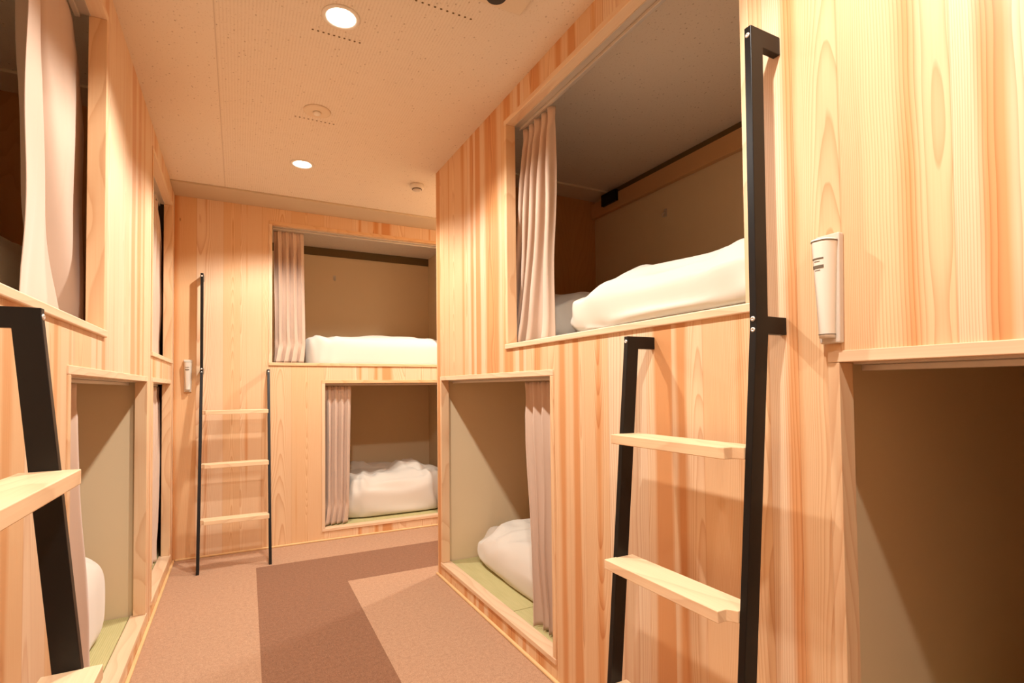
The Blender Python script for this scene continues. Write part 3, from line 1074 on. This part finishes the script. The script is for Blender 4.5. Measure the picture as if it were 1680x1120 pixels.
# ------------------------------------------------------------------ ceiling fittings
def downlight(x, y, label, watts=None):
    t = thing('downlight', (x, y, H), label, 'ceiling light', 'recessed round downlights')
    ring = MB().lathe([(HOLE_R - 0.004, 0.0), (HOLE_R - 0.004, -0.004), (HOLE_R + 0.004, -0.005), (HOLE_R + 0.010, -0.002), (HOLE_R + 0.010, -0.0004), (HOLE_R - 0.004, -0.0004)], (x, y, H), 'z', 40, caps=False)
    obj('trim_ring', ring, M_WHITE_PLASTIC, t)
    bm = bmesh.new()
    prof = [(HOLE_R - 0.0045, -0.002), (HOLE_R - 0.006, 0.02), (HOLE_R - 0.010, 0.045), (0.0385, 0.060), (0.0385, 0.062)]
    rings = [[bm.verts.new((x + r * math.cos(2 * PI * k / 40), y + r * math.sin(2 * PI * k / 40), H + h)) for k in range(40)] for r, h in prof]
    for i in range(len(rings) - 1):
        for k in range(40):
            bm.faces.new((rings[i][k], rings[i][(k + 1) % 40], rings[i + 1][(k + 1) % 40], rings[i + 1][k]))
    bm.faces.new(rings[-1])
    obj('reflector', bm, M_REFLECT, t, smooth=True)
    bulb = MB().lathe([(0.0001, 0.004), (0.020, 0.006), (0.036, 0.011), (0.0435, 0.019), (0.0425, 0.030), (0.036, 0.056), (0.0001, 0.057)], (x, y, H), 'z', 32)
    obj('bulb', bulb, M_BULB, t)
    ld = bpy.data.lights.new('downlight_lamp', 'SPOT')
    ld.energy = watts or LAMP_WATTS
    ld.color = LAMP_COLOR
    ld.spot_size = math.radians(142)
    ld.spot_blend = 0.35
    ld.shadow_soft_size = 0.03
    lo = bpy.data.objects.new('lamp', ld)
    COL.objects.link(lo)
    lo.parent = t
    lo.location = (0, 0, -0.012)
    return t


downlight(*DOWNLIGHTS[0], 'lit downlight nearest the camera in the aisle ceiling')
downlight(*DOWNLIGHTS[1], 'lit downlight at the far end of the aisle ceiling')
downlight(*DOWNLIGHTS[2], 'lit downlight above the camera')
downlight(*DOWNLIGHTS[3], 'lit downlight in the side passage behind the right bunks')
downlight(*DOWNLIGHTS[4], 'lit downlight in the ceiling behind the camera', 50.0)

sd = thing('smoke_detector', (1.325, 3.13, H), 'small round white smoke detector on the ceiling by the right bunk corner', 'smoke detector')
obj('detector_base', MB().lathe([(0.041, -0.0005), (0.043, -0.008), (0.042, -0.020), (0.038, -0.026), (0.0001, -0.026)], (1.325, 3.13, H), 'z', 32), M_WHITE_PLASTIC, sd)
obj('detector_head', MB().lathe([(0.028, -0.0265), (0.026, -0.034), (0.018, -0.040), (0.0001, -0.041)], (1.325, 3.13, H), 'z', 32), M_GREY_PLASTIC, sd)
obj('sensor_slot', MB().lathe([(0.029, -0.0268), (0.0305, -0.0295), (0.0285, -0.032), (0.027, -0.032)], (1.325, 3.13, H), 'z', 32), M_INK, sd)

cp = thing('ceiling_plate', (0.668, 2.495, H), 'shallow round cover plate on the ceiling between the two downlights', 'cover plate')
obj('cover_disc', MB().lathe([(0.058, -0.0005), (0.057, -0.004), (0.050, -0.007), (0.0001, -0.008)], (0.668, 2.495, H), 'z', 40), M_BEAM, cp)
obj('centre_cap', MB().lathe([(0.018, -0.0085), (0.016, -0.016), (0.008, -0.020), (0.0001, -0.020)], (0.668, 2.495, H), 'z', 24), M_WHITE_PLASTIC, cp)

ac = thing('air_conditioner', (0.90, 1.25, H), 'ceiling air conditioner panel with a dark slot, cut off by the top edge', 'air conditioner')
obj('cover_panel', MB().box(0.62, 1.186, 0.96, 1.545, H - 0.012, H - 0.0005, 0.005, 3), M_BEAM, ac)
pts = []
for k in range(13):
    a = PI * k / 12
    pts.append((1.075 + 0.032 * math.cos(a), 1.497 + 0.034 * math.sin(a)))
for k in range(13):
    a = PI + PI * k / 12
    pts.append((1.075 + 0.032 * math.cos(a), 1.03 + 0.034 * math.sin(a)))
obj('air_slot', MB().prism(pts, lambda p, q, t: (p, q, t), H - 0.0165, H - 0.0122), M_DARK_PLASTIC, ac)
